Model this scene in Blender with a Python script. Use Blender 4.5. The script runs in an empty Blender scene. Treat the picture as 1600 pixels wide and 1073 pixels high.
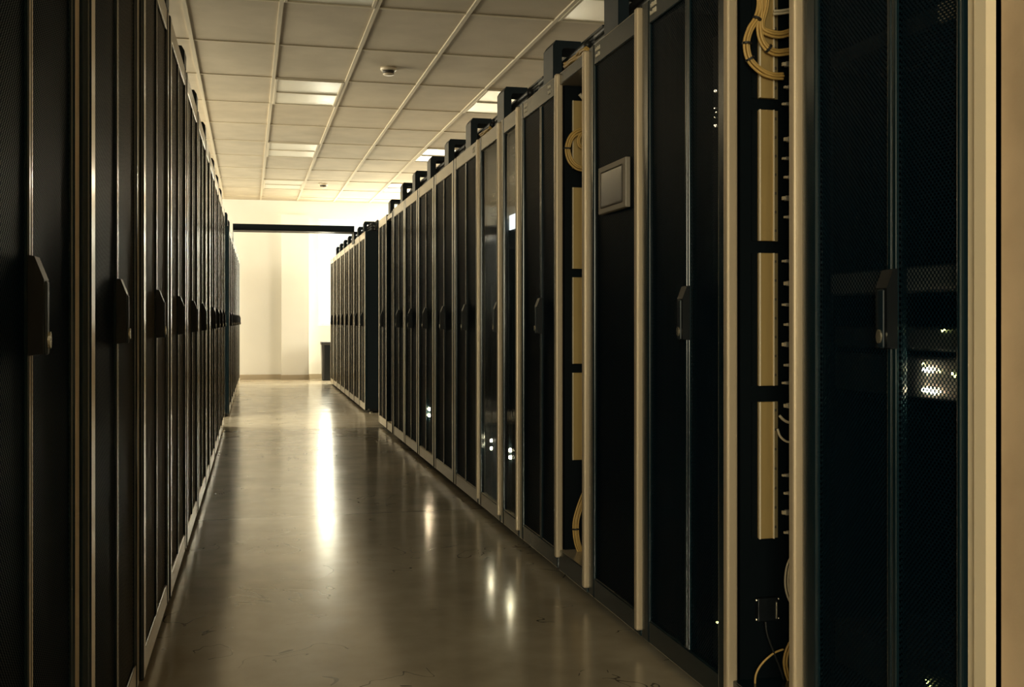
import bpy, bmesh, math, random
from mathutils import Vector, Matrix

C = bpy.context.scene
COL = C.collection
R = math.radians
random.seed(4)

# ------------------------------------------------------------------ camera, world, lights, exposure
cam_d = bpy.data.cameras.new('camera')
cam = bpy.data.objects.new('camera', cam_d)
COL.objects.link(cam)
cam.location = (0, 0, 1.0)
cam.rotation_euler = (R(90), 0, -R(13.3925))
cam_d.sensor_width = 36
cam_d.lens = 36 * 1680 / 1600
cam_d.shift_y = -34.5 / 1600
cam_d.clip_start = 0.02
C.camera = cam

w = bpy.data.worlds.new('world')
C.world = w
w.use_nodes = True
bg = w.node_tree.nodes['Background']
bg.inputs[0].default_value = (1.0, 0.93, 0.80, 1)
bg.inputs[1].default_value = 2.5

C.view_settings.view_transform = 'Standard'
C.view_settings.look = 'None'
C.view_settings.gamma = 1
C.view_settings.exposure = 0.0
C.view_settings.use_curve_mapping = False
C.cycles.use_denoising = True
C.cycles.max_bounces = 10
C.cycles.diffuse_bounces = 5
C.cycles.glossy_bounces = 4
C.cycles.transparent_max_bounces = 12
C.cycles.sample_clamp_indirect = 20.0


def area(name, loc, rot, sx, sy, power, color):
    l = bpy.data.lights.new(name, 'AREA')
    l.shape = 'RECTANGLE'
    l.size, l.size_y, l.energy, l.color = sx, sy, power, color
    o = bpy.data.objects.new(name, l)
    o.location = loc
    o.rotation_euler = rot
    COL.objects.link(o)
    return o


# daylight standing in the window openings: far wall, side wall at the cross aisle, wall behind the camera
area('daylight_far', (2.39, 19.42, 1.85), (R(-90), 0, 0), 2.66, 1.86, 400, (1.0, 0.83, 0.59))
area('daylight_side', (5.22, 17.85, 1.9), (0, R(90), 0), 1.96, 1.6, 640, (1.0, 0.83, 0.59))
area('daylight_left', (-3.62, 13.0, 2.0), (0, R(-90), 0), 1.9, 9.0, 1150, (1.0, 0.80, 0.55))
area('daylight_back', (-1.2, -3.22, 1.6), (R(90), 0, 0), 1.5, 1.7, 370, (1.0, 0.80, 0.52))
# the far ceiling light above the right row is on
area('ceiling_lamp', (2.25, 16.74, 3.06), (0, 0, R(.41)), 0.5, 1.0, 80, (1.0, 0.87, 0.66))


# ------------------------------------------------------------------ materials
def new_mat(name):
    m = bpy.data.materials.new(name)
    m.use_nodes = True
    nt = m.node_tree
    return m, nt, nt.nodes['Principled BSDF']


def plain(name, col, rough=0.5, metal=0.0, spec=0.5, bump=0.0, bscale=200.0, coat=0.0):
    m, nt, b = new_mat(name)
    b.inputs['Base Color'].default_value = (*col, 1)
    b.inputs['Roughness'].default_value = rough
    b.inputs['Metallic'].default_value = metal
    b.inputs['Specular IOR Level'].default_value = spec
    b.inputs['Coat Weight'].default_value = coat
    tc = nt.nodes.new('ShaderNodeTexCoord')
    n = nt.nodes.new('ShaderNodeTexNoise')
    n.inputs['Scale'].default_value = 6.0
    n.inputs['Detail'].default_value = 4.0
    nt.links.new(tc.outputs['Object'], n.inputs['Vector'])
    mr = nt.nodes.new('ShaderNodeMapRange')
    mr.inputs['To Min'].default_value = max(0.02, rough - 0.06)
    mr.inputs['To Max'].default_value = min(1.0, rough + 0.06)
    nt.links.new(n.outputs['Fac'], mr.inputs['Value'])
    nt.links.new(mr.outputs[0], b.inputs['Roughness'])
    if bump:
        n2 = nt.nodes.new('ShaderNodeTexNoise')
        n2.inputs['Scale'].default_value = bscale
        nt.links.new(tc.outputs['Object'], n2.inputs['Vector'])
        bp = nt.nodes.new('ShaderNodeBump')
        bp.inputs['Strength'].default_value = bump
        bp.inputs['Distance'].default_value = 0.002
        nt.links.new(n2.outputs['Fac'], bp.inputs['Height'])
        nt.links.new(bp.outputs[0], b.inputs['Normal'])
    return m


def emit(name, col, strength):
    m, nt, b = new_mat(name)
    b.inputs['Base Color'].default_value = (0.05, 0.05, 0.05, 1)
    b.inputs['Emission Color'].default_value = (*col, 1)
    b.inputs['Emission Strength'].default_value = strength
    return m


def math_node(nt, op, a, b=None):
    n = nt.nodes.new('ShaderNodeMath')
    n.operation = op
    for i, v in enumerate((a, b)):
        if v is None:
            continue
        if isinstance(v, (int, float)):
            n.inputs[i].default_value = v
        else:
            nt.links.new(v, n.inputs[i])
    return n.outputs[0]


def perforated(name, pitch, see_through):
    """black sheet steel with a diagonal grid of punched holes"""
    m, nt, b = new_mat(name)
    b.inputs['Base Color'].default_value = (0.0008, 0.0075, 0.0150, 1)
    b.inputs['Roughness'].default_value = 0.44
    b.inputs['Specular IOR Level'].default_value = 0.06
    tc = nt.nodes.new('ShaderNodeTexCoord')
    sp = nt.nodes.new('ShaderNodeSeparateXYZ')
    nt.links.new(tc.outputs['Object'], sp.inputs[0])
    k = 2 * math.pi / pitch
    sy = math_node(nt, 'SINE', math_node(nt, 'MULTIPLY', sp.outputs['Y'], k))
    sz = math_node(nt, 'SINE', math_node(nt, 'MULTIPLY', sp.outputs['Z'], k))
    mask = math_node(nt, 'GREATER_THAN', math_node(nt, 'MULTIPLY', sy, sz), 0.0)
    out = nt.nodes['Material Output']
    mix = nt.nodes.new('ShaderNodeMixShader')
    nt.links.new(mask, mix.inputs[0])
    nt.links.new(b.outputs[0], mix.inputs[1])
    if see_through:
        h = nt.nodes.new('ShaderNodeBsdfTransparent')
    else:
        h = nt.nodes.new('ShaderNodeBsdfDiffuse')
        h.inputs[0].default_value = (0.0003, 0.0020, 0.0040, 1)
    nt.links.new(h.outputs[0], mix.inputs[2])
    nt.links.new(mix.outputs[0], out.inputs[0])
    return m


def smoked_glass(name, tint, opacity):
    m, nt, b = new_mat(name)
    b.inputs['Base Color'].default_value = (*tint, 1)
    b.inputs['Roughness'].default_value = 0.06
    t = nt.nodes.new('ShaderNodeBsdfTransparent')
    t.inputs[0].default_value = (0.75, 0.8, 0.82, 1)
    mix = nt.nodes.new('ShaderNodeMixShader')
    mix.inputs[0].default_value = opacity
    nt.links.new(t.outputs[0], mix.inputs[1])
    nt.links.new(b.outputs[0], mix.inputs[2])
    nt.links.new(mix.outputs[0], nt.nodes['Material Output'].inputs[0])
    return m


def mottled(name, c1, c2, scale, rough, bump=0.0, detail=5.0):
    m, nt, b = new_mat(name)
    tc = nt.nodes.new('ShaderNodeTexCoord')
    n = nt.nodes.new('ShaderNodeTexNoise')
    n.inputs['Scale'].default_value = scale
    n.inputs['Detail'].default_value = detail
    nt.links.new(tc.outputs['Object'], n.inputs['Vector'])
    r = nt.nodes.new('ShaderNodeValToRGB')
    r.color_ramp.elements[0].position = 0.35
    r.color_ramp.elements[0].color = (*c1, 1)
    r.color_ramp.elements[1].position = 0.65
    r.color_ramp.elements[1].color = (*c2, 1)
    nt.links.new(n.outputs['Fac'], r.inputs[0])
    nt.links.new(r.outputs[0], b.inputs['Base Color'])
    b.inputs['Roughness'].default_value = rough
    if bump:
        n2 = nt.nodes.new('ShaderNodeTexNoise')
        n2.inputs['Scale'].default_value = scale * 40
        nt.links.new(tc.outputs['Object'], n2.inputs['Vector'])
        bp = nt.nodes.new('ShaderNodeBump')
        bp.inputs['Strength'].default_value = bump
        bp.inputs['Distance'].default_value = 0.003
        nt.links.new(n2.outputs['Fac'], bp.inputs['Height'])
        nt.links.new(bp.outputs[0], b.inputs['Normal'])
    return m


def floor_material():
    m, nt, b = new_mat('polished_concrete')
    L = nt.links.new
    tc = nt.nodes.new('ShaderNodeTexCoord')
    sp = nt.nodes.new('ShaderNodeSeparateXYZ')
    L(tc.outputs['Object'], sp.inputs[0])

    def noise(scale, detail=5.0, sx=1.0, sy=1.0, dist=0.0):
        mp = nt.nodes.new('ShaderNodeMapping')
        mp.inputs['Scale'].default_value = (sx, sy, 1)
        L(tc.outputs['Object'], mp.inputs[0])
        n = nt.nodes.new('ShaderNodeTexNoise')
        n.inputs['Scale'].default_value = scale
        n.inputs['Detail'].default_value = detail
        n.inputs['Distortion'].default_value = dist
        L(mp.outputs[0], n.inputs['Vector'])
        return n.outputs['Fac']

    base = nt.nodes.new('ShaderNodeValToRGB')
    base.color_ramp.elements[0].position = 0.3
    base.color_ramp.elements[0].color = (0.30, 0.26, 0.195, 1)
    base.color_ramp.elements[1].position = 0.7
    base.color_ramp.elements[1].color = (0.55, 0.49, 0.385, 1)
    mixn = math_node(nt, 'ADD', math_node(nt, 'MULTIPLY', noise(1.3, 6.0, dist=0.6), 0.6), math_node(nt, 'MULTIPLY', noise(7.0, 6.0), 0.4))
    L(mixn, base.inputs[0])
    # scuffs: thin wandering marks kept to worn patches
    scuff_line = math_node(nt, 'LESS_THAN', math_node(nt, 'ABSOLUTE', math_node(nt, 'SUBTRACT', noise(2.6, 2.0, dist=1.6), 0.5)), 0.0050)
    worn = math_node(nt, 'GREATER_THAN', noise(1.9, 4.0), 0.54)
    scuff = math_node(nt, 'MULTIPLY', scuff_line, worn)
    # saw-cut joint across the aisle, and cross-aisle light painted as a paler floor beyond the first row
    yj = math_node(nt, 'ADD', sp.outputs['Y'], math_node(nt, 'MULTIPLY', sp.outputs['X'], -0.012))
    joint = math_node(nt, 'LESS_THAN', math_node(nt, 'ABSOLUTE', math_node(nt, 'SUBTRACT', yj, 5.617)), 0.0055)
    dark = math_node(nt, 'MAXIMUM', math_node(nt, 'MULTIPLY', scuff, 0.75), math_node(nt, 'MULTIPLY', joint, 0.6))
    mx = nt.nodes.new('ShaderNodeMix')
    mx.data_type = 'RGBA'
    L(dark, mx.inputs[0])
    L(base.outputs[0], mx.inputs[6])
    mx.inputs[7].default_value = (0.035, 0.03, 0.025, 1)
    slab = math_node(nt, 'GREATER_THAN', yj, 10.17)  # floor area where light from the cross aisle is painted in
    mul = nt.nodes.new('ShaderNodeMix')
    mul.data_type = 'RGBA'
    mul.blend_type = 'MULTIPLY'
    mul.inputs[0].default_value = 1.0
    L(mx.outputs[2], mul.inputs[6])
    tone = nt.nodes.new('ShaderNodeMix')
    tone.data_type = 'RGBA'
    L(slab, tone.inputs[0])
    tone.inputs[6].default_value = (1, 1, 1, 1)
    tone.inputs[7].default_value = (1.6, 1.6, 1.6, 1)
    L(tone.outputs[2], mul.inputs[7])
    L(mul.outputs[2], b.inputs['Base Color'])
    mr = nt.nodes.new('ShaderNodeMapRange')
    mr.inputs['From Min'].default_value = 0.3
    mr.inputs['From Max'].default_value = 0.7
    mr.inputs['To Min'].default_value = 0.12
    mr.inputs['To Max'].default_value = 0.21
    L(noise(2.2, 6.0, sx=0.6, sy=1.6), mr.inputs['Value'])
    L(mr.outputs[0], b.inputs['Roughness'])
    b.inputs['Specular IOR Level'].default_value = 0.7
    bp = nt.nodes.new('ShaderNodeBump')
    bp.inputs['Strength'].default_value = 0.12
    bp.inputs['Distance'].default_value = 0.004
    L(noise(5.0, 4.0, sx=0.5, sy=1.8), bp.inputs['Height'])
    L(bp.outputs[0], b.inputs['Normal'])
    return m


def grazing_sheen(m, lo, hi, power, amount):
    """grazing reflection put into the base colour as a pale sheen: it shows little head-on and more the flatter the sheet is seen"""
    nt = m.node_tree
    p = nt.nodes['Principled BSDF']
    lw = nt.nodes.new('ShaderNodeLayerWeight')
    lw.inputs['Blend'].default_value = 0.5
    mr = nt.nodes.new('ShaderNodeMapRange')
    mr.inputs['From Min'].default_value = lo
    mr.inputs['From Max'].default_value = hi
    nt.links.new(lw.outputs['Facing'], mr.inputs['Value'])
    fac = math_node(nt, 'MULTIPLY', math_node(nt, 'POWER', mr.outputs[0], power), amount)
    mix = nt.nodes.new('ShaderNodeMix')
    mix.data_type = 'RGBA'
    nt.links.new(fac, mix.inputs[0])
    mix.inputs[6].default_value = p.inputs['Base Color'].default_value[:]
    mix.inputs[7].default_value = (0.80, 0.68, 0.51, 1)  # pale sheen colour standing in for reflected light at flat angles
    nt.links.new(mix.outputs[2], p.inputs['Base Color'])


M = {}
M['black'] = plain('black_paint', (0.002, 0.009, 0.015), 0.40, spec=0.3)
M['inner'] = plain('matt_black_interior', (0.0015, 0.004, 0.006), 0.6, spec=0.1)
M['frame'] = plain('satin_black_paint', (0.004, 0.014, 0.020), 0.22, spec=0.5)
grazing_sheen(M['frame'], 0.74, 0.85, 1.0, 1.0)
M['frame'].node_tree.nodes['Principled BSDF'].inputs['Coat Roughness'].default_value = 0.25
M['frame'].node_tree.nodes['Principled BSDF'].inputs['Coat IOR'].default_value = 1.5
M['handle'] = plain('black_plastic', (0.004, 0.006, 0.008), 0.42, spec=0.35)
M['perf'] = perforated('perforated_steel', 0.011, False)
M['mesh'] = perforated('open_mesh_steel', 0.011, True)
grazing_sheen(M['perf'], 0.875, 0.95, 1.2, 0.7)
M['glass'] = smoked_glass('smoked_glass', (0.004, 0.007, 0.009), 0.35)
M['pane'] = smoked_glass('window_glass', (0.9, 0.9, 0.9), 0.06)
M['beige'] = plain('champagne_metal', (0.56, 0.46, 0.33), 0.38, metal=0.35)
M['cream'] = plain('cream_enamel', (0.74, 0.64, 0.48), 0.45)
M['gold'] = plain('gold_anodised', (0.50, 0.35, 0.14), 0.42, metal=0.45)
M['goldd'] = plain('dull_gold', (0.26, 0.20, 0.10), 0.5, metal=0.3)
M['silver'] = plain('silver_lock', (0.72, 0.66, 0.52), 0.25, metal=0.9)
M['cable'] = plain('yellow_cable', (0.50, 0.32, 0.10), 0.45)
M['cablew'] = plain('pale_cable', (0.62, 0.54, 0.40), 0.5)
M['cableb'] = plain('black_cable', (0.012, 0.013, 0.014), 0.45)
M['plug'] = plain('grey_plug', (0.32, 0.30, 0.26), 0.35, metal=0.4)
M['label'] = plain('pale_print', (0.62, 0.56, 0.45), 0.6)
M['grey'] = plain('grey_bezel', (0.24, 0.21, 0.17), 0.45)
M['lcd'] = plain('grey_screen', (0.11, 0.10, 0.08), 0.18, spec=0.7)
M['server'] = plain('server_metal', (0.05, 0.055, 0.055), 0.4, metal=0.3)
M['panel'] = plain('grey_panel', (0.20, 0.21, 0.20), 0.55)
M['led'] = emit('led_warm_white', (1.0, 0.80, 0.48), 300.0)
M['ledd'] = emit('led_small', (1.0, 0.82, 0.50), 5.0)
M['ledg'] = emit('led_yellow_green', (0.85, 0.9, 0.30), 9.0)
M['screen'] = emit('lit_display', (1.0, 0.97, 0.90), 4.0)
M['wall'] = mottled('cream_plaster', (0.77, 0.745, 0.69), (0.81, 0.785, 0.73), 1.2, 0.75, 0.05)
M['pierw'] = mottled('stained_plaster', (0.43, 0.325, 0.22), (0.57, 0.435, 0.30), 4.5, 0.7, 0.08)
M['base'] = plain('taupe_baseboard', (0.42, 0.35, 0.25), 0.5)
M['tile'] = mottled('mineral_tile', (0.47, 0.395, 0.29), (0.56, 0.475, 0.355), 2.4, 0.9, 0.25)
M['tbar'] = plain('white_tbar', (0.63, 0.55, 0.42), 0.8, spec=0.2)
M['diff'] = plain('opal_diffuser', (0.74, 0.69, 0.58), 0.3)
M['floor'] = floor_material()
M['binp'] = plain('charcoal_plastic', (0.010, 0.012, 0.014), 0.35)
M['binl'] = plain('grey_plastic', (0.05, 0.047, 0.045), 0.4)
M['det'] = plain('detector_plastic', (0.66, 0.56, 0.42), 0.4)
M['slot'] = plain('dark_slot', (0.05, 0.04, 0.03), 0.6)
M['winf'] = plain('window_frame_white', (0.8, 0.76, 0.66), 0.4)


# ------------------------------------------------------------------ mesh helpers
class MB:
    def __init__(self):
        self.bm = bmesh.new()

    def box(self, x0, x1, y0, y1, z0, z1, bev=0.0, seg=2):
        mat = Matrix.Translation(((x0 + x1) / 2, (y0 + y1) / 2, (z0 + z1) / 2)) @ Matrix.Diagonal((abs(x1 - x0), abs(y1 - y0), abs(z1 - z0), 1))
        r = bmesh.ops.create_cube(self.bm, size=1.0, matrix=mat)
        if bev:
            es = list({e for v in r['verts'] for e in v.link_edges})
            bmesh.ops.bevel(self.bm, geom=es, offset=bev, segments=seg, affect='EDGES', profile=0.5)
        return self

    def prism(self, pts, axis, a0, a1):
        """extrude a closed 2D outline along an axis ('x': pts are (y,z), 'y': (x,z), 'z': (x,y))"""
        def mk(p, a):
            return {'x': (a, p[0], p[1]), 'y': (p[0], a, p[1]), 'z': (p[0], p[1], a)}[axis]
        lo = [self.bm.verts.new(mk(p, a0)) for p in pts]
        hi = [self.bm.verts.new(mk(p, a1)) for p in pts]
        n = len(pts)
        self.bm.faces.new(lo[::-1])
        self.bm.faces.new(hi)
        for i in range(n):
            self.bm.faces.new((lo[i], lo[(i + 1) % n], hi[(i + 1) % n], hi[i]))
        return self

    def tube(self, pts, r, seg=8, sub=6):
        pts = [Vector(p) for p in pts]
        if sub > 1 and len(pts) > 2:
            q = []
            for i in range(len(pts) - 1):
                p0, p1, p2, p3 = pts[max(i - 1, 0)], pts[i], pts[i + 1], pts[min(i + 2, len(pts) - 1)]
                for s in range(sub):
                    t = s / sub
                    q.append(0.5 * ((2 * p1) + (p2 - p0) * t + (2 * p0 - 5 * p1 + 4 * p2 - p3) * t * t + (3 * p1 - p0 - 3 * p2 + p3) * t ** 3))
            q.append(pts[-1])
            pts = q
        rings = []
        up = Vector((0.31, 0.9, 0.3)).normalized()
        for i, p in enumerate(pts):
            d = (pts[min(i + 1, len(pts) - 1)] - pts[max(i - 1, 0)]).normalized()
            a = d.cross(up)
            if a.length < 1e-3:
                a = d.cross(Vector((1, 0, 0)))
            a.normalize()
            b = d.cross(a)
            rings.append([self.bm.verts.new(p + r * (math.cos(2 * math.pi * k / seg) * a + math.sin(2 * math.pi * k / seg) * b)) for k in range(seg)])
        for i in range(len(rings) - 1):
            for k in range(seg):
                self.bm.faces.new((rings[i][k], rings[i][(k + 1) % seg], rings[i + 1][(k + 1) % seg], rings[i + 1][k]))
        self.bm.faces.new(rings[0][::-1])
        self.bm.faces.new(rings[-1])
        return self

    def lathe(self, prof, c, seg=24):
        """profile of (radius, z) around a vertical axis at c"""
        rings = [[self.bm.verts.new((c[0] + r * math.cos(2 * math.pi * k / seg), c[1] + r * math.sin(2 * math.pi * k / seg), c[2] + z)) for k in range(seg)] for r, z in prof]
        for i in range(len(rings) - 1):
            for k in range(seg):
                self.bm.faces.new((rings[i][k], rings[i][(k + 1) % seg], rings[i + 1][(k + 1) % seg], rings[i + 1][k]))
        self.bm.faces.new(rings[0][::-1])
        self.bm.faces.new(rings[-1])
        return self

    def ball(self, c, r):
        bmesh.ops.create_uvsphere(self.bm, u_segments=10, v_segments=7, radius=r, matrix=Matrix.Translation(c))
        return self

    def build(self, name, mat, parent=None, smooth=False, loc=None):
        bmesh.ops.recalc_face_normals(self.bm, faces=self.bm.faces[:])
        me = bpy.data.meshes.new(name)
        self.bm.to_mesh(me)
        self.bm.free()
        me.materials.append(mat)
        if smooth:
            for p in me.polygons:
                p.use_smooth = True
        o = bpy.data.objects.new(name, me)
        COL.objects.link(o)
        if parent:
            o.parent = parent
        if loc:
            o.location = loc
        return o


def tag(o, label, cat, group=None):
    o['label'], o['category'] = label, cat
    if group:
        o['group'] = group
    return o


def struct(o):
    o['kind'] = 'structure'
    return o


def empty(name, loc=(0, 0, 0), rz=0.0):
    o = bpy.data.objects.new(name, None)
    o.empty_display_size = 0.05
    o.location = loc
    o.rotation_euler = (0, 0, rz)
    COL.objects.link(o)
    return o


def copy_tree(o, parent=None):
    c = o.copy()
    COL.objects.link(c)
    if parent:
        c.parent = parent
    for ch in list(o.children):
        copy_tree(ch, c)
    return c


ORD = ['first', 'second', 'third', 'fourth', 'fifth', 'sixth', 'seventh', 'eighth', 'ninth', 'tenth', 'eleventh', 'twelfth', 'thirteenth']

# ------------------------------------------------------------------ the room
H = 3.09
X0, X1, Y0, Y1 = -3.4, 5.0, -3.0, 19.03
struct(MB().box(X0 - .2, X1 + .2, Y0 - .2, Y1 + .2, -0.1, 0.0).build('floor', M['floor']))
struct(MB().box(X0 - .2, X1 + .2, Y0 - .2, Y1 + .2, H, H + 0.1).build('ceiling', M['tile']))


def wall_with_hole(name, axis, at, thick, lo, hi, h0, h1, z0, z1, mat):
    """wall slab along x ('x') or y ('y') with one rectangular opening h0..h1, z0..z1"""
    b = MB()
    a0, a1 = (at, at + thick) if thick > 0 else (at + thick, at)
    for p0, p1, q0, q1 in ((lo, h0, 0, H), (h1, hi, 0, H), (h0, h1, 0, z0), (h0, h1, z1, H)):
        if axis == 'x':
            b.box(p0, p1, a0, a1, q0, q1)
        else:
            b.box(a0, a1, p0, p1, q0, q1)
    return struct(b.build(name, mat))


wall_with_hole('wall_far', 'x', Y1, 0.2, X0 - .2, X1 + .2, 1.06, 3.72, 0.92, 2.78, M['wall'])
wall_with_hole('wall_back', 'x', Y0, -0.2, X0 - .2, X1 + .2, -1.95, -.45, .75, 2.45, M['wall'])
wall_with_hole('wall_right', 'y', X1, 0.2, Y0, Y1, 17.0, 18.7, 0.92, 2.88, M['wall'])
wall_with_hole('wall_left', 'y', X0, -0.2, Y0, Y1, 8.5, 17.5, 1.0, 2.95, M['wall'])
# pier standing out of the far wall, and the near pier at the end of the right row
struct(MB().box(0.425, 0.885, Y1 - 0.22, Y1, 0, H - 0.26).build('wall_far_pier', M['wall']))
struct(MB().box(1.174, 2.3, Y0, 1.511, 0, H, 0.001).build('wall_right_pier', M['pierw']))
struct(MB().box(X0, 0.425, Y1 - 0.015, Y1, 0, 0.085, 0.003).build('baseboard_far', M['base']))
struct(MB().box(0.41, 0.90, Y1 - 0.235, Y1 - 0.22, 0, 0.085, 0.003).build('baseboard_pier', M['base']))
struct(MB().box(0.885, X1, Y1 - 0.015, Y1, 0, 0.085, 0.003).build('baseboard_right', M['base']))


def window(name, axis, at, h0, h1, z0, z1, n):
    e = struct(empty(name, (0, 0, 0)))
    f, g = MB(), MB()
    def bx(b, p0, p1, q0, q1, d):
        if axis == 'x':
            b.box(p0, p1, at - d, at + d, q0, q1, 0.004)
        else:
            b.box(at - d, at + d, p0, p1, q0, q1, 0.004)
    for p0, p1, q0, q1 in ((h0, h1, z0, z0 + .05), (h0, h1, z1 - .05, z1), (h0, h0 + .05, z0 + .05, z1 - .05), (h1 - .05, h1, z0 + .05, z1 - .05)):
        bx(f, p0, p1, q0, q1, 0.03)
    for i in range(1, n):
        c = h0 + (h1 - h0) * i / n
        bx(f, c - .025, c + .025, z0 + .05, z1 - .05, 0.025)
    f.build('window_frame', M['winf'], e)
    for i in range(n):
        a, b = h0 + (h1 - h0) * i / n, h0 + (h1 - h0) * (i + 1) / n
        g = MB()
        bx(g, a + .026, b - .026, z0 + .05, z1 - .05, 0.004)
        g.build('pane', M['pane'], e)
    return e


window('window_1', 'x', Y1 + .1, 1.06, 3.72, 0.92, 2.78, 3)
window('window_2', 'y', X1 + .1, 17.0, 18.7, 0.92, 2.88, 2)
window('window_4', 'y', X0 - .1, 8.5, 17.5, 1.0, 2.95, 5)
window('window_3', 'x', Y0 - .1, -1.95, -.45, .75, 2.45, 2)

# suspended ceiling: the bars run a hair askew of the rows
CR = R(0.41)
GX, GY = 0.619, 1.125
gx0, gy0 = 0.214, 7.17


def cpos(x, y, z):
    return (x * math.cos(CR) - y * math.sin(CR), x * math.sin(CR) + y * math.cos(CR), z)


b = MB()
for i in range(-5, 8):
    x = gx0 + i * GX
    b.box(x - .014, x + .014, -2.9, 18.9, H - .012, H + .004)
b.build('trim_1', M['tbar']).rotation_euler = (0, 0, CR)
b = MB()
for j in range(-8, 11):
    y = gy0 + j * GY
    b.box(-3.0, 4.75, y - .010, y + .010, H - .008, H + .004)
b.build('trim_2', M['tbar']).rotation_euler = (0, 0, CR)
for n in ('trim_1', 'trim_2'):
    struct(bpy.data.objects[n])

# recessed ceiling lights (unlit), each a frame with two opal panels
fx = empty('ceiling_light')
MB().box(-.295, .295, -.548, -.522, -.014, 0.0, .003).box(-.295, .295, .522, .548, -.014, 0, .003).box(-.295, -.272, -.522, .522, -.014, 0, .003) \
    .box(.272, .295, -.522, .522, -.014, 0, .003).box(-.272, .272, -.012, .012, -.016, 0, .003).build('light_frame', M['tbar'], fx)
MB().box(-.272, .272, -.522, -.012, -.006, 0.0).build('diffuser', M['diff'], fx)
MB().box(-.272, .272, .012, .522, -.006, 0.0).build('diffuser', M['diff'], fx)
spots = []
for col, nm in ((0, 'over the aisle'), (3, 'above the right row')):
    for j, wh in ((-1, 'nearest'), (2, 'second'), (5, 'third'), (8, 'farthest')):
        spots.append((col, j, wh, nm))
for i, (col, j, wh, nm) in enumerate(spots):
    o = fx if i == 0 else copy_tree(fx)
    o.location = cpos(gx0 + (col + .5) * GX, gy0 + (j + .5) * GY, H - .001)
    o.rotation_euler = (0, 0, CR)
    tag(o, '%s two-panel ceiling light in the line %s' % (wh, nm), 'ceiling light', 'recessed ceiling lights')

# smoke detectors
det = empty('smoke_detector')
MB().lathe([(.066, 0), (.068, -.012), (.062, -.024), (.05, -.026)], (0, 0, 0)).build('mounting_base', M['det'], det, True)
MB().lathe([(.05, -.026), (.046, -.036), (.044, -.05)], (0, 0, 0)).build('sensor_slots', M['slot'], det, True)
MB().lathe([(.046, -.05), (.044, -.058), (.02, -.064)], (0, 0, 0)).build('sensor_cap', M['det'], det, True)
det.location = (1.063, 8.86, H)
tag(det, 'near round cream smoke detector on a ceiling tile', 'smoke detector', 'smoke detectors')
d2 = copy_tree(det)
d2.location = (0.993, 16.55, H)
tag(d2, 'small far smoke detector on the bright ceiling near the far wall', 'smoke detector', 'smoke detectors')


# ------------------------------------------------------------------ cabinets
def make_cabinet(wd, h, kind='perf', handle_y=0.0, label=None, near_stile=None, name='server_cabinet', split=True, handle=True):
    """front plane at x=0 facing -X, width along Y"""
    e = empty(name)
    hw = wd / 2
    hollow = kind in ('mesh', 'glass')
    b = MB()
    if hollow:
        b.box(.03, .95, -hw + .004, -hw + .02, .05, h).box(.03, .95, hw - .02, hw - .004, .05, h).box(.03, .95, -hw + .02, hw - .02, h - .02, h)
        b.box(.03, .95, -hw + .02, hw - .02, .05, .07).box(.93, .95, -hw + .02, hw - .02, .07, h - .02)
    else:
        b.box(.03, .95, -hw + .004, hw - .004, .05, h)
    b.build('cabinet_body', M['black'], e)
    st = 0.062
    sn = near_stile or st
    f = MB()
    f.box(0, .03, -hw + .004, -hw + sn, .03, h, .006, 3).box(0, .03, hw - st, hw - .004, .03, h, .006, 3)
    f.box(.002, .03, -hw + sn, hw - st, h - .075, h, .004).box(.002, .03, -hw + sn, hw - st, .03, .10, .004)
    f.build('door_frame', M['frame'], e)
    MB().box(.05, .9, -hw + .02, hw - .02, .018, .05).build('base', M['handle'], e)
    for s in (-1, 1):
        MB().lathe([(.022, 0), (.022, .012), (.01, .014), (.01, .04)], (.075, s * (hw - .07), 0), 12).build('foot', M['silver'], e)
    pm = {'perf': M['perf'], 'mesh': M['mesh'], 'glass': M['glass']}[kind]
    if split:
        cw = 0.014
        for y0, y1 in ((-hw + sn, handle_y - cw), (handle_y + cw, hw - st)):
            MB().box(.010, .018, y0, y1, .10, h - .075).build('door_panel', pm, e)
        MB().box(.003, .028, handle_y - cw, handle_y - .002, .10, h - .075, .002).box(.003, .028, handle_y + .002, handle_y + cw, .10, h - .075, .002) \
            .box(.02, .028, handle_y - .002, handle_y + .002, .10, h - .075).build('centre_stile', M['frame'], e)
    else:
        MB().box(.010, .018, -hw + sn, hw - st, .10, h - .075).build('door_panel', pm, e)
    if handle:
        hd = MB().prism([(.004, .949), (-.017, .952), (-.018, 1.062), (-.005, 1.096), (.004, 1.098)], 'y', handle_y - .019, handle_y + .019).build('handle', M['handle'], e)
        MB().box(-.021, -.015, handle_y - .010, handle_y + .010, .95, 1.06, .003).build('grip', M['black'], hd)
        MB().prism([(handle_y + .008 * math.cos(a * math.pi / 6), .972 + .013 * math.sin(a * math.pi / 6)) for a in range(12)], 'x', -.0245, -.018).build('lock', M['silver'], hd)
    if label is not None:
        t = MB()
        rr = random.Random(int(abs(label) * 977) + 3)
        for row, zz in ((0, h - .031), (1, h - .052)):
            y = label - .022
            while y < label + .022:
                wdt = rr.uniform(.004, .011)
                t.box(-.0006, .003, y, min(y + wdt, label + .024), zz, zz + rr.choice((.009, .012, .014)))
                y += wdt + .0035
        t.build('printed_label', M['label'], e)
    return e


def place(o, x, y, rz=0.0, z=0.0):
    o.location = (x, y, z)
    o.rotation_euler = (0, 0, rz)
    return o


XR = 1.15
HR = 1.97
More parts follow.
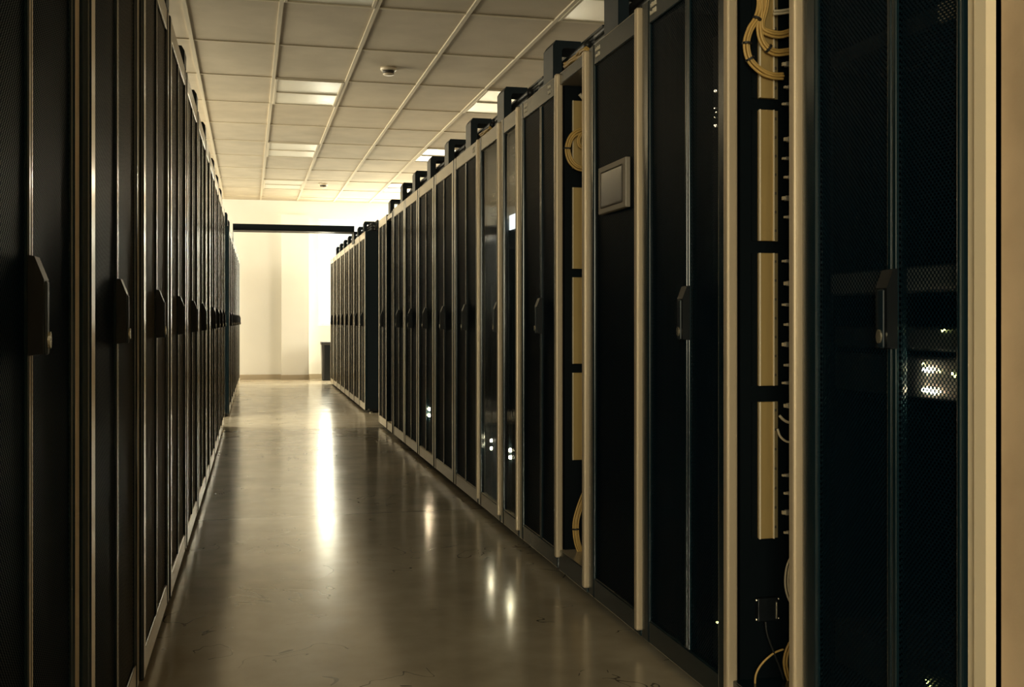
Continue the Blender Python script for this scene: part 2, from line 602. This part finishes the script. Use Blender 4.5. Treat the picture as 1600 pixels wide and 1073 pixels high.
# -- right row, from the near pier to the far end
cabA = place(make_cabinet(.546, HR + .02, 'mesh', handle_y=-.062, near_stile=.018), XR, 1.850)
tag(cabA, 'nearest right-row mesh-door cabinet with lit servers, beside the beige post', 'server cabinet')
pr = MB().prism([(.010, -.275), (.010, -.303), (.0, -.304), (.0, -.3335), (.019, -.3335), (.019, -.275)], 'z', .02, 2.3)
pr.build('end_post', M['cream'], cabA)

cabB = place(make_cabinet(.623, HR, 'mesh', handle_y=-.04, label=.212), XR, 2.806)
tag(cabB, 'black double-door cabinet between the near cable organizer and the screen cabinet', 'server cabinet')
cabS = place(make_cabinet(.536, HR, 'perf', label=.163, split=False, handle=False, name='control_cabinet'), XR, 3.391)
MB().box(-.014, .012, -.268, -.244, .05, HR - .005, .006, 4).build('trim_post', M['beige'], cabS)
tag(cabS, 'plain black cabinet with a small grey touch screen on its door', 'control cabinet')
scr = MB().box(-.006, .012, -.145, .135, 1.365, 1.525, .003).build('screen_bezel', M['grey'], cabS)
MB().box(-.0075, -.004, -.112, .10, 1.388, 1.502, .001).build('touch_screen', M['lcd'], scr)
MB().box(-.0085, -.005, -.117, -.112, 1.385, 1.505, .001).box(-.0085, -.005, .10, .105, 1.385, 1.505, .001).box(-.0085, -.005, -.112, .10, 1.383, 1.388, .001).box(-.0085, -.005, -.112, .10, 1.502, 1.507, .001).build('inner_frame', M['slot'], scr)
cabC = place(make_cabinet(.632, HR, 'perf', handle_y=-.045, label=.20), XR, 4.374)
t = MB()
for zz in (HR - .03, HR - .052):
    t.box(-.0006, .003, -.205, -.18, zz, zz + .010).box(-.0006, .003, -.175, -.168, zz, zz + .013)
t.build('printed_label', M['label'], cabC)
tag(cabC, 'black double-door cabinet just beyond the far cable organizer, between two beige posts', 'server cabinet')
cabD = place(make_cabinet(.378, HR, 'glass', split=False, handle=False, name='glass_cabinet'), XR, 4.8845)
tag(cabD, 'narrow glass-door cabinet with a small lit white display inside', 'server cabinet')
cabE = place(make_cabinet(.530, HR, 'glass', handle_y=-.205, split=False, name='glass_cabinet'), XR, 5.343)
tag(cabE, 'glass-door cabinet with a handle on its near edge, beyond the lit white display', 'server cabinet')
for e, hw, ss in ((cabD, .177, (-1,)), (cabE, .252, (-1, 1))):
    for s in ss:
        MB().box(-.012, .012, s * hw - .0115, s * hw + .0115, .06, HR - .005, .005, 3).build('trim_post', M['beige'], e)

mid = make_cabinet(.718, HR, 'perf')
midm = make_cabinet(.718, HR, 'mesh')
midl = make_cabinet(.718, HR, 'perf', label=-.235)
ys = [5.973, 6.702, 7.440, 8.178, 8.905]
names = ['first', 'second', 'third', 'fourth', 'fifth']
GRM = 'equal cabinets in the middle of the right row'
for i, y in enumerate(ys):
    o = {0: midl, 2: midm, 1: mid}.get(i) or copy_tree(mid)
    place(o, XR, y)
    tag(o, '%s double-door cabinet beyond the two glass-door cabinets%s' % (names[i], ', two lights glowing inside' if i == 2 else ''), 'server cabinet', GRM)
cabL = place(make_cabinet(.645, HR, 'perf'), XR, 10.06)
tag(cabL, 'last cabinet of the near right row, beyond the dark open gap', 'server cabinet')


# -- open cable organizers
def organizer(wd, segs, y, xg0, xg1, near=True, xe=.148):
    e = empty('cable_organizer')
    hw = wd / 2
    MB().box(.42, .44, -hw, hw, .06, HR).box(.02, .44, hw - .012, hw - .002, .06, HR).box(.05, .44, -hw + .002, -hw + .012, .06, HR).build('side_panel', M['inner'], e)
    for s, z0 in ((-1, .05), (1, .08)):
        MB().box(-.016, .014, s * (hw - .013) - .0128, s * (hw - .013) + .0128, z0, HR - .005, .007, 4).build('post', M['beige'], e)
    MB().box(.0, .44, -hw + .012, hw - .012, HR - .05, HR - .004, .003).build('top_panel', M['frame'], e)
    MB().box(.0, .44, -hw + .012, hw - .012, .03, .11, .003).box(.05, .42, -hw + .02, hw - .02, .018, .03).build('base', M['frame'], e)
    for s in (-1, 1):
        MB().lathe([(.022, 0), (.022, .012), (.01, .014), (.01, .03)], (.08, s * (hw - .06), 0), 12).build('foot', M['silver'], e)
    yb = hw - .024
    MB().box(.02, .44, hw - .024, hw - .012, .06, HR).build('side_panel', M['inner'], e)
    for z0, z1 in segs:
        w_ = xg1 - xg0
        rail = MB().box(xg0, xg1, yb - .014, yb, z0, z1, .0015).build('cover_rail', M['gold'], e)
        for xe_ in (xg0, xg1):
            MB().box(xe_ - .0015, xe_ + .0015, yb - .018, yb - .010, z0, z1, .0006).build('edge_strip', M['cream'], rail)
        fl = MB().box(xg1 + .001, xg1 + .016, yb - .006, yb, z0, z1).build('flange', M['goldd'], rail)
        nn = 7
        for q in range(nn):
            zc = z0 + (z1 - z0) * (q + .5) / nn
            MB().lathe([(.0032, 0), (.0032, .006)], (xg1 + .008, yb - .008, zc), 8).build('screw', M['slot'], rail)
        if near:
            MB().box(xg0 - .016, xg0 - .002, yb - .003, yb, z0, z1).build('back_flange', M['inner'], rail)
    MB().box(xe, xe + .012, -hw + .014, hw - .014, .14, HR - .06).build('equipment_rail', M['inner'], e)
    return place(e, XR, y)


SEG = [(1.555, 1.86), (1.20, 1.526), (.84, 1.17), (.46, .80)]
orgA = organizer(.365, [(1.555, 1.90)] + SEG[1:], 2.3085, .066, .103)
tag(orgA, 'near open cable organizer with gold rails, between two beige posts', 'cable organizer', 'open cable organizers')
orgB = organizer(.393, [(1.597, 1.86), (1.205, 1.522), (.835, 1.172), (.46, .80)], 3.8585, .05, .088, False, .128)
tag(orgB, 'far open cable organizer with gold rails, beyond the touch-screen cabinet', 'cable organizer', 'open cable organizers')

gap = empty('narrow_cable_bay')
MB().box(.35, .37, -.225, .225, .05, HR - .02).box(.03, .35, .20, .225, .05, HR - .02).box(.03, .35, -.225, -.20, .05, HR - .02).build('side_panel', M['black'], gap)
MB().box(0, .37, -.225, .225, HR - .06, HR - .02, .003).box(0, .05, -.20, .20, .03, .10, .003).box(.05, .35, -.2, .2, .0, .05).build('frame', M['frame'], gap)
MB().box(.08, .11, -.03, .03, .1, HR - .06, .004).build('cable_spine', M['beige'], gap)
MB().box(-.006, .02, -.23, -.20, .03, HR - .01, .006, 3).box(-.006, .02, .20, .23, .03, HR - .01, .006, 3).build('post', M['frame'], gap)
place(gap, XR, 9.50)
tag(gap, 'dark open cable bay before the last cabinet of the near right row', 'cable bay')

# -- right row beyond the cross aisle
r2 = make_cabinet(.693, 1.985, 'perf')
for i in range(8):
    o = place(r2 if i == 0 else copy_tree(r2), XR + .005, 12.10 + .70 * i)
    tag(o, '%s cabinet of the far right row counted from its dark side panel' % ORD[i], 'server cabinet', 'cabinets of the far right row')

# -- left row
HL = 2.07
lr = make_cabinet(.872, HL, 'perf')
lx = [-.322, -.304, -.294, -.2895, -.2865, -.284]
ly = [1.72, 2.60, 3.48, 4.36, 5.24, 6.12]
for k in range(6):
    o = place(lr if k == 0 else copy_tree(lr), lx[k], ly[k], math.pi)
    tag(o, '%s black double-door cabinet of the left row, counted from the camera' % ORD[k], 'server cabinet', 'wide cabinets of the left row')
nar = place(make_cabinet(.50, HL, 'perf', split=False, handle=False, name='cooling_cabinet'), -.284, 6.83, math.pi)
tag(nar, 'narrow handleless cabinet after the six wide cabinets of the left row', 'cooling cabinet')
for k in range(4):
    o = place(copy_tree(lr), -.284 - .002 * k, 7.53 + .88 * k, math.pi)
    tag(o, '%s cabinet beyond the narrow handleless one in the left row' % ORD[k], 'server cabinet', 'wide cabinets of the left row')
l2 = make_cabinet(.872, 2.0, 'perf')
for k in range(7):
    o = place(l2 if k == 0 else copy_tree(l2), -.272 + .003 * k, 12.05 + .88 * k, math.pi)
    tag(o, '%s cabinet of the far left row counted from its dark side panel' % ORD[k], 'server cabinet', 'cabinets of the far left row')


# -- cable troughs on the cabinet tops
def make_trough(ln, hh, y0b, y1b):
    """ln along Y; bracket between y0b..y1b"""
    e = empty('cable_trough')
    MB().prism([(.0, 0), (.0, hh - .02), (.012, hh), (.118, hh), (.118, hh - .03), (.045, hh - .03), (.038, hh - .04), (.038, 0)], 'y', y0b, y1b).build('bracket', M['black'], e)
    p = MB()
    n = max(4, int(hh / .015))
    for q in range(n):
        z0 = .006 + q * (hh - .006) / n
        p.box(.118, .128, -ln / 2, ln / 2, z0, z0 + (hh - .006) / n - .005, .0015)
    for s in (-.46, -.15, .15, .46):
        p.box(.126, .136, s * ln - .01, s * ln + .01, .0, hh - .01)
    p.build('slatted_side', M['black'], e)
    MB().box(.03, .30, -ln / 2, ln / 2, 0, .006).build('tray_floor', M['black'], e)
    for q in range(5):
        zc = .022 + .028 * (q // 2)
        xc = .062 + .034 * (q % 2)
        MB().tube([(xc, -ln / 2, zc), (xc + .006, -ln / 6, zc + .006), (xc - .005, ln / 6, zc - .003), (xc, ln / 2, zc)], .015, 8).build('trunk_cable', M['cableb'], e, True)
    MB().box(.288, .30, -ln / 2, ln / 2, .006, hh).build('rear_side', M['black'], e)
    return e


tr = make_trough(.695, .162, -.07, .075)
tlist = [(3.44, 'touch-screen cabinet'), (4.24, 'cabinet past the far organizer'), (5.12, 'two glass-door cabinets'), (5.94, 'first cabinet past the glass doors'),
         (6.65, 'second cabinet past the glass doors'), (7.36, 'third cabinet past the glass doors'), (8.09, 'fourth cabinet past the glass doors'), (8.80, 'fifth cabinet past the glass doors')]
for i, (y, nm) in enumerate(tlist):
    o = place(tr if i == 0 else copy_tree(tr), XR + .012, y, 0, HR)
    tag(o, 'dark slatted cable trough on top of the %s' % nm, 'cable trough', 'cable troughs on the right row')
tr_last = place(copy_tree(tr), XR + .06, 10.02, 0, HR)
tag(tr_last, 'short dark cable trough on the last cabinet of the near right row', 'cable trough', 'cable troughs on the right row')
t2 = make_trough(.69, .13, -.06, .05)
for i in range(7):
    o = place(t2 if i == 0 else copy_tree(t2), XR + .02, 12.10 + .70 * i, 0, 1.985)
    tag(o, 'cable trough on top of the %s cabinet of the far right row' % ORD[i], 'cable trough', 'cable troughs on the far right row')
tl = make_trough(.87, .078, -.43, -.31)
seams = [(lx[k] - .0, ly[k], '%s cabinet of the left row' % ORD[k]) for k in range(1, 6)] + [(-.287, 7.53, 'first cabinet past the narrow one'), (-.288, 8.41, 'second cabinet past the narrow one'), (-.29, 9.29, 'third cabinet past the narrow one')]
for i, (x, y, nm) in enumerate(seams):
    o = place(tl if i == 0 else copy_tree(tl), x, y, math.pi, HL)
    tag(o, 'dark cable trough lying on top of the %s' % nm, 'cable trough', 'cable troughs on the left row')
t4 = make_trough(.87, .14, .28, .42)
for i in range(2):
    o = place(t4 if i == 0 else copy_tree(t4), -.29 - .0 * i, 12.05 + .88 * i, math.pi, 2.0)
    tag(o, 'dark cable trough on the %s cabinet of the far left row' % ORD[i], 'cable trough', 'cable troughs on the far left row')

# dark trough bridging the aisle between the two far rows
br = empty('bridge_trough', (0, 13.20, 2.075))
MB().box(-.26, 1.148, -.15, .15, -.0, .012).box(-.26, 1.148, -.15, -.138, .012, .075, .003).box(-.26, 1.148, .138, .15, .012, .075, .003).build('channel', M['black'], br)
MB().box(-.266, -.26, -.15, .15, -.12, .075, .001).build('end_plate', M['black'], br)
MB().box(1.148, 1.154, -.15, .15, -.13, .075, .001).build('end_plate', M['black'], br)
tag(br, 'dark cable bridge spanning the aisle between the two far rows', 'cable bridge')

# ------------------------------------------------------------------ bin by the window
bn = empty('waste_bin', (1.155 + .13, 18.54, 0))
MB().prism([(-.19, 0), (.19, 0), (.205, .60), (-.205, .60)], 'y', -.17, .17).build('bin_body', M['binp'], bn)
MB().box(-.215, .215, -.185, .185, .60, .655, .012).build('lid', M['binl'], bn)
MB().box(-.07, .12, -.178, -.165, .12, .44, .004).build('front_panel', M['binl'], bn)
MB().box(-.20, -.17, -.18, -.16, .02, .60, .004).build('corner_rib', M['binl'], bn)
tag(bn, 'charcoal bin with overhanging lid below the far window', 'bin')


# ------------------------------------------------------------------ equipment seen through the doors
def leds(parent, pts, r, mat):
    for p in pts:
        MB().ball(p, r).build('indicator_light', mat, parent, True)


def server(x, y, z0, z1, wdt, label, mat=None, dep=.35):
    e = empty('rack_server', (x, y, z0))
    MB().box(0, dep, -wdt / 2, wdt / 2, 0, z1 - z0, .003).build('chassis', M['server'], e)
    MB().box(-.006, 0, -wdt / 2 + .01, wdt / 2 - .01, .004, z1 - z0 - .004, .001).build('front_panel', mat or M['server'], e)
    return tag(e, label, 'server')


sA = server(1.215, 1.845, .855, .935, .50, 'server with a cluster of bright lights behind the nearest mesh door')
leds(sA, [(-.010, -.084, .055), (-.010, -.094, .056)], .0042, M['led'])
leds(sA, [(-.010, -.082, .018), (-.010, -.091, .018), (-.010, -.108, .016)], .0038, M['led'])
leds(sA, [(-.010, -.08, .066), (-.010, -.165, .052), (-.010, -.174, .048), (-.010, -.128, .054)], .0026, M['ledg'])
sB = server(1.215, 1.845, .945, .99, .50, 'thin server just above the brightly lit one behind the nearest mesh door')
leds(sB, [(-.010, -.136, .038), (-.010, -.143, .039)], .0022, M['ledg'])
leds(sB, [(-.010, -.185, .038)], .0018, M['ledd'])
server(1.205, 1.845, 1.055, 1.104, .50, 'plain grey filler unit behind the nearest mesh door, above the lights', M['panel'])
sC = server(1.215, 1.845, .27, .36, .50, 'lowest server behind the nearest mesh door with two yellow lights')
leds(sC, [(-.010, -.09, .065), (-.010, -.098, .058)], .0036, M['ledg'])
sT = server(1.205, 1.845, 1.535, 1.575, .50, 'topmost unit behind the nearest mesh door with a pale ribbed plate')
MB().box(-.016, -.004, -.190, -.145, -.002, .036, .002).build('ribbed_plate', M['cream'], sT)
# equipment posts these sit on
for y in (1.604, 2.100):
    MB().box(.06, .41, y - .008 - 1.850, y + .008 - 1.850, .07, HR).build('mounting_rail', M['black'], cabA)


def strip(x, y, z0, z1, label, pts, r, mat):
    e = empty('power_strip', (x, y, z0))
    MB().box(0, .04, -.022, .022, 0, z1 - z0, .003).build('housing', M['black'], e)
    leds(e, [(-.002, 0, p - z0) for p in pts], r, mat)
    return tag(e, label, 'power strip')


sb = strip(1.175, 2.622, .07, 1.75, 'upright power strip with small lights inside the cabinet left of the near organizer', [1.605, 1.514], .0035, M['ledd'])
leds(sb, [(-.002, .004, 1.56 - .07), (-.002, -.004, 1.548 - .07), (-.002, .004, 1.536 - .07)], .0016, M['ledd'])
leds(sb, [(-.002, -.012, .214 - .07)], .003, M['ledg'])
strip(1.176, 7.405, .07, 1.2, 'upright power strip with two bright lights inside the third cabinet past the glass doors', [.39, .347], .011, M['led'])
strip(1.19, 5.45, .07, 1.2, 'upright power strip with two lights inside the glass cabinet with the handle', [.382, .342], .008, M['led'])
strip(1.19, 5.02, .07, 1.2, 'upright power strip with two lights inside the narrow glass cabinet', [.382, .348], .009, M['led'])
dsp = empty('display_unit', (1.19, 4.93, 1.36))
MB().box(0, .25, -.13, .13, 0, .22, .004).build('housing', M['server'], dsp)
MB().box(-.006, 0, -.09, .10, .078, .148, .001).build('lit_screen', M['screen'], dsp)
tag(dsp, 'small unit with a glowing white display inside the narrow glass cabinet', 'display')
sh = MB().box(1.18, 1.5, 4.735, 5.055, 1.348, 1.36, .002).build('shelf', M['server'])
tag(sh, 'thin shelf carrying the glowing display inside the narrow glass cabinet', 'shelf')
for x, y, zs, lb in ((1.195, 5.34, (1.62, 1.55), 'glass cabinet with the handle'), (1.195, 4.9, (1.80, 1.66), 'narrow glass cabinet')):
    for q, z in enumerate(zs):
        s = server(x, y, z, z + .045, .32, '%s dark server in the upper part of the %s' % (('upper', 'lower')[q], lb))
        MB().box(-.010, -.004, -.06, -.045, .02, .028).box(-.010, -.004, .05, .06, .018, .026).build('port', M['label'], s)

# ------------------------------------------------------------------ cables and plugs in the organizers
CP = {}
CP['top1'] = [(1.2069, 2.4350, 1.8308), (1.2086, 2.4350, 1.7788), (1.1983, 2.4350, 1.7435), (1.1812, 2.4350, 1.7172), (1.1718, 2.4350, 1.6821), (1.1795, 2.4350, 1.6448), (1.2086, 2.4350, 1.6180), (1.2395, 2.4350, 1.6071), (1.2707, 2.4350, 1.6071)]
CP['top2'] = [(1.2137, 2.4350, 1.8313), (1.2120, 2.4350, 1.7680), (1.2069, 2.4350, 1.7251), (1.2120, 2.4350, 1.6939), (1.2292, 2.4350, 1.6728), (1.2534, 2.4350, 1.6648), (1.2880, 2.4350, 1.6700)]
CP['top3'] = [(1.2258, 2.4350, 1.8321), (1.2223, 2.4350, 1.7798), (1.2120, 2.4350, 1.7381), (1.2155, 2.4350, 1.7194), (1.2361, 2.4350, 1.7112), (1.2637, 2.4350, 1.7097), (1.2950, 2.4350, 1.7196)]
CP['top4'] = [(1.2430, 2.4350, 1.7622), (1.2637, 2.4350, 1.7652), (1.2950, 2.4350, 1.7720)]
CP['low1'] = [(1.2950, 2.4350, 0.4186), (1.2828, 2.4350, 0.3922), (1.2785, 2.4350, 0.3560), (1.2828, 2.4350, 0.3240), (1.2985, 2.4350, 0.2913)]
CP['low2'] = [(1.3002, 2.4350, 0.2197), (1.2811, 2.4350, 0.1861), (1.2750, 2.4350, 0.1548), (1.2811, 2.4350, 0.1226), (1.2985, 2.4350, 0.0816)]
CP['low3'] = [(1.2707, 2.4350, 0.1884), (1.2430, 2.4350, 0.1793), (1.2120, 2.4350, 0.1563), (1.1966, 2.4350, 0.1290), (1.1949, 2.4350, 0.0930)]
CP['blk'] = [(1.2223, 2.4350, 0.2597), (1.2275, 2.4350, 0.2293), (1.2447, 2.4350, 0.1839), (1.2585, 2.4350, 0.1481), (1.2724, 2.4350, 0.1122)]
CP['cord1'] = [(1.2603, 2.4350, 0.7672), (1.2707, 2.4350, 0.7559), (1.2846, 2.4350, 0.7492), (1.3002, 2.4350, 0.7489)]
CP['cord2'] = [(1.2551, 2.4350, 0.7341), (1.2620, 2.4350, 0.7149), (1.2793, 2.4350, 0.7018), (1.3002, 2.4350, 0.6996)]
CP['coil'] = [(1.2512, 3.9900, 1.7399), (1.2175, 3.9900, 1.7360), (1.1865, 3.9900, 1.7125), (1.1711, 3.9900, 1.6674), (1.1814, 3.9900, 1.6233), (1.2097, 3.9900, 1.5970), (1.2512, 3.9900, 1.5909)]
CP['coil2'] = [(1.2512, 3.9900, 1.7200), (1.2278, 3.9900, 1.7266), (1.2149, 3.9900, 1.7037), (1.2201, 3.9900, 1.6791), (1.2512, 3.9900, 1.6654)]
CP['hang'] = [(1.2486, 3.9900, 0.3471), (1.2278, 3.9900, 0.3032), (1.2072, 3.9900, 0.2421), (1.2020, 3.9900, 0.1977), (1.2097, 3.9900, 0.1429), (1.2278, 3.9900, 0.0974), (1.2486, 3.9900, 0.0666)]
CP['tagg'] = [(1.2188, 3.9900, 1.8798), (1.2304, 3.9900, 1.8680), (1.2486, 3.9900, 1.8490)]
CP['plugsA'] = [(1.2915, 2.4350, 1.6368), (1.2915, 2.4350, 1.5780), (1.2915, 2.4350, 1.5383), (1.2915, 2.4350, 1.4494), (1.2915, 2.4350, 1.4034), (1.2915, 2.4350, 1.3557), (1.2915, 2.4350, 1.3049), (1.2915, 2.4350, 1.2573), (1.2915, 2.4350, 1.1493), (1.2915, 2.4350, 1.0937), (1.2915, 2.4350, 1.0413), (1.2915, 2.4350, 0.9921), (1.2915, 2.4350, 0.9428), (1.2915, 2.4350, 0.8920), (1.2915, 2.4350, 0.8475), (1.2915, 2.4350, 0.7920), (1.2915, 2.4350, 0.6189), (1.2915, 2.4350, 0.5760), (1.2915, 2.4350, 0.5268), (1.2915, 2.4350, 0.4791)]
CP['plugsB'] = [(1.2369, 3.9900, 1.7989), (1.2369, 3.9900, 1.7592), (1.2369, 3.9900, 1.5012), (1.2369, 3.9900, 1.4565), (1.2369, 3.9900, 1.4118), (1.2369, 3.9900, 1.3622), (1.2369, 3.9900, 1.3126), (1.2369, 3.9900, 1.2630), (1.2369, 3.9900, 1.1414), (1.2369, 3.9900, 1.0794), (1.2369, 3.9900, 1.0050), (1.2369, 3.9900, 0.9429), (1.2369, 3.9900, 0.8809), (1.2369, 3.9900, 0.7569), (1.2369, 3.9900, 0.6576), (1.2369, 3.9900, 0.5584), (1.2369, 3.9900, 0.5088)]


def bundle(key, n, r, spread, label, group, mat='cable', ties=()):
    """several cables strapped side by side along one path"""
    pts = [Vector(p) for p in CP[key]]
    e = empty('cable_bundle', pts[0])
    rr = random.Random(len(key) * 7 + n)
    for q in range(n):
        off = (q - (n - 1) / 2) * spread
        o = []
        for i, p in enumerate(pts):
            d = (pts[min(i + 1, len(pts) - 1)] - pts[max(i - 1, 0)]).normalized()
            nrm = Vector((-d.z, 0, d.x))
            o.append(p - pts[0] + nrm * (off + rr.uniform(-.0006, .0006)) + Vector((0, -.004 * (q % 2), 0)))
        MB().tube(o, r, 8).build('cable', M[mat], e, True)
    for i in ties:
        p = pts[i] - pts[0]
        d = (pts[min(i + 1, len(pts) - 1)] - pts[max(i - 1, 0)]).normalized()
        MB().tube([p - d * .0025 + Vector((0, -.002, 0)), p + d * .0025 + Vector((0, -.002, 0))], n * spread / 2 + r * .9, 12).build('cable_tie', M['cableb'], e)
    return tag(e, label, 'cable bundle', group)


GB = 'cable loops in the near organizer'
bundle('top1', 3, .0034, .006, 'lowest and widest yellow cable loop at the top of the near organizer', GB, ties=(2, 4, 5))
bundle('top2', 3, .0034, .006, 'middle yellow cable bend at the top of the near organizer, inside the widest loop', GB, ties=(4,))
bundle('top3', 3, .0034, .006, 'upper yellow cable bend at the top of the near organizer, right of the middle bend', GB)
bundle('top4', 2, .0034, .006, 'short pale cable stub topmost at the right of the near organizer', GB, 'cablew')
bundle('low1', 2, .0026, .005, 'bowed pale cable beside the near post low in the near organizer', GB, 'cablew')
bundle('low2', 2, .0030, .005, 'lowest yellow cable bow beside the near post in the near organizer', GB)
bundle('low3', 1, .0026, .005, 'thin curved cable near the bottom left of the near organizer', GB)
bundle('blk', 1, .0030, .005, 'black cable hanging from the small box low in the near organizer', GB, 'cableb')
bundle('cord1', 1, .0035, .005, 'upper of two short white cords beside the lowest gold rail', GB, 'cablew')
bundle('cord2', 1, .0028, .005, 'lower of two short white cords beside the lowest gold rail', GB, 'cablew')
GC = 'cables in the far organizer'
bundle('coil', 3, .0042, .008, 'round yellow cable coil across the upper gold rail of the far organizer', GC, ties=(3,))
bundle('coil2', 2, .0040, .007, 'small inner cable loop inside the round coil of the far organizer', GC)
bundle('hang', 4, .0034, .0062, 'hanging yellow cable bundle at the bottom of the far organizer', GC, ties=(3,))
bundle('tagg', 1, .0070, .007, 'pale slanted cable stub at the top of the far organizer', GC, 'cablew')

pl = empty('plug')
MB().box(-.012, .012, -.006, .006, -.004, .004, .001).build('plug_body', M['plug'], pl)
MB().box(-.020, -.011, -.004, .004, -.0028, .0028, .0008).build('plug_tip', M['cablew'], pl)
MB().box(.010, .024, -.004, .004, -.003, .003).build('plug_tail', M['cableb'], pl)
first = True
for key, off, nm in (('plugsA', -.004, 'near'), ('plugsB', .017, 'far')):
    for i, p in enumerate(CP[key]):
        o = pl if first else copy_tree(pl)
        first = False
        sc = 1.0
        o.scale = (sc, 1.0, 1.0 + .6 * (i % 3 == 0))
        o.location = (p[0] + off, p[1] - (.01 * (i % 2)), p[2])
        tag(o, 'small plug in the column of plugs at the right of the %s organizer' % nm, 'plug', 'plugs in the %s organizer' % nm)

jb = empty('junction_box', (1.236, 2.459, .256))
MB().box(-.027, .027, -.012, .005, 0, .058, .002).build('box_body', M['handle'], jb)
MB().box(.020, .024, -.0145, -.011, .006, .048, .0005).build('bright_edge', M['silver'], jb)
for q in (-.03, .03):
    for z in (.004, .052):
        MB().lathe([(.0022, 0), (.0022, .004)], (q, -.008, z), 8).build('screw', M['silver'], jb)
tag(jb, 'small dark box with a bright metal edge low in the near organizer', 'junction box')

# loose yellow cables lying on the cabinet tops
for nm, x, y0, y1, lb in (('a', 1.166, 3.72, 4.00, 'yellow cables lying on top of the far organizer'), ('b', 1.166, 5.36, 5.62, 'yellow cables lying on top of the glass cabinet with the handle')):
    e = empty('cable_bundle', (x, y0, HR))
    for q in range(5):
        r_ = random.Random(q + len(lb))
        L_ = y1 - y0
        MB().tube([(r_.uniform(-.008, .012), L_ * t_, .008 + .005 * q * (0.4 + t_ * .5) + r_.uniform(0, .006)) for t_ in (0, .2, .4, .6, .8, 1)], .006, 8).build('cable', M['cable'], e, True)
    tag(e, lb, 'cable bundle', 'cables on the cabinet tops')
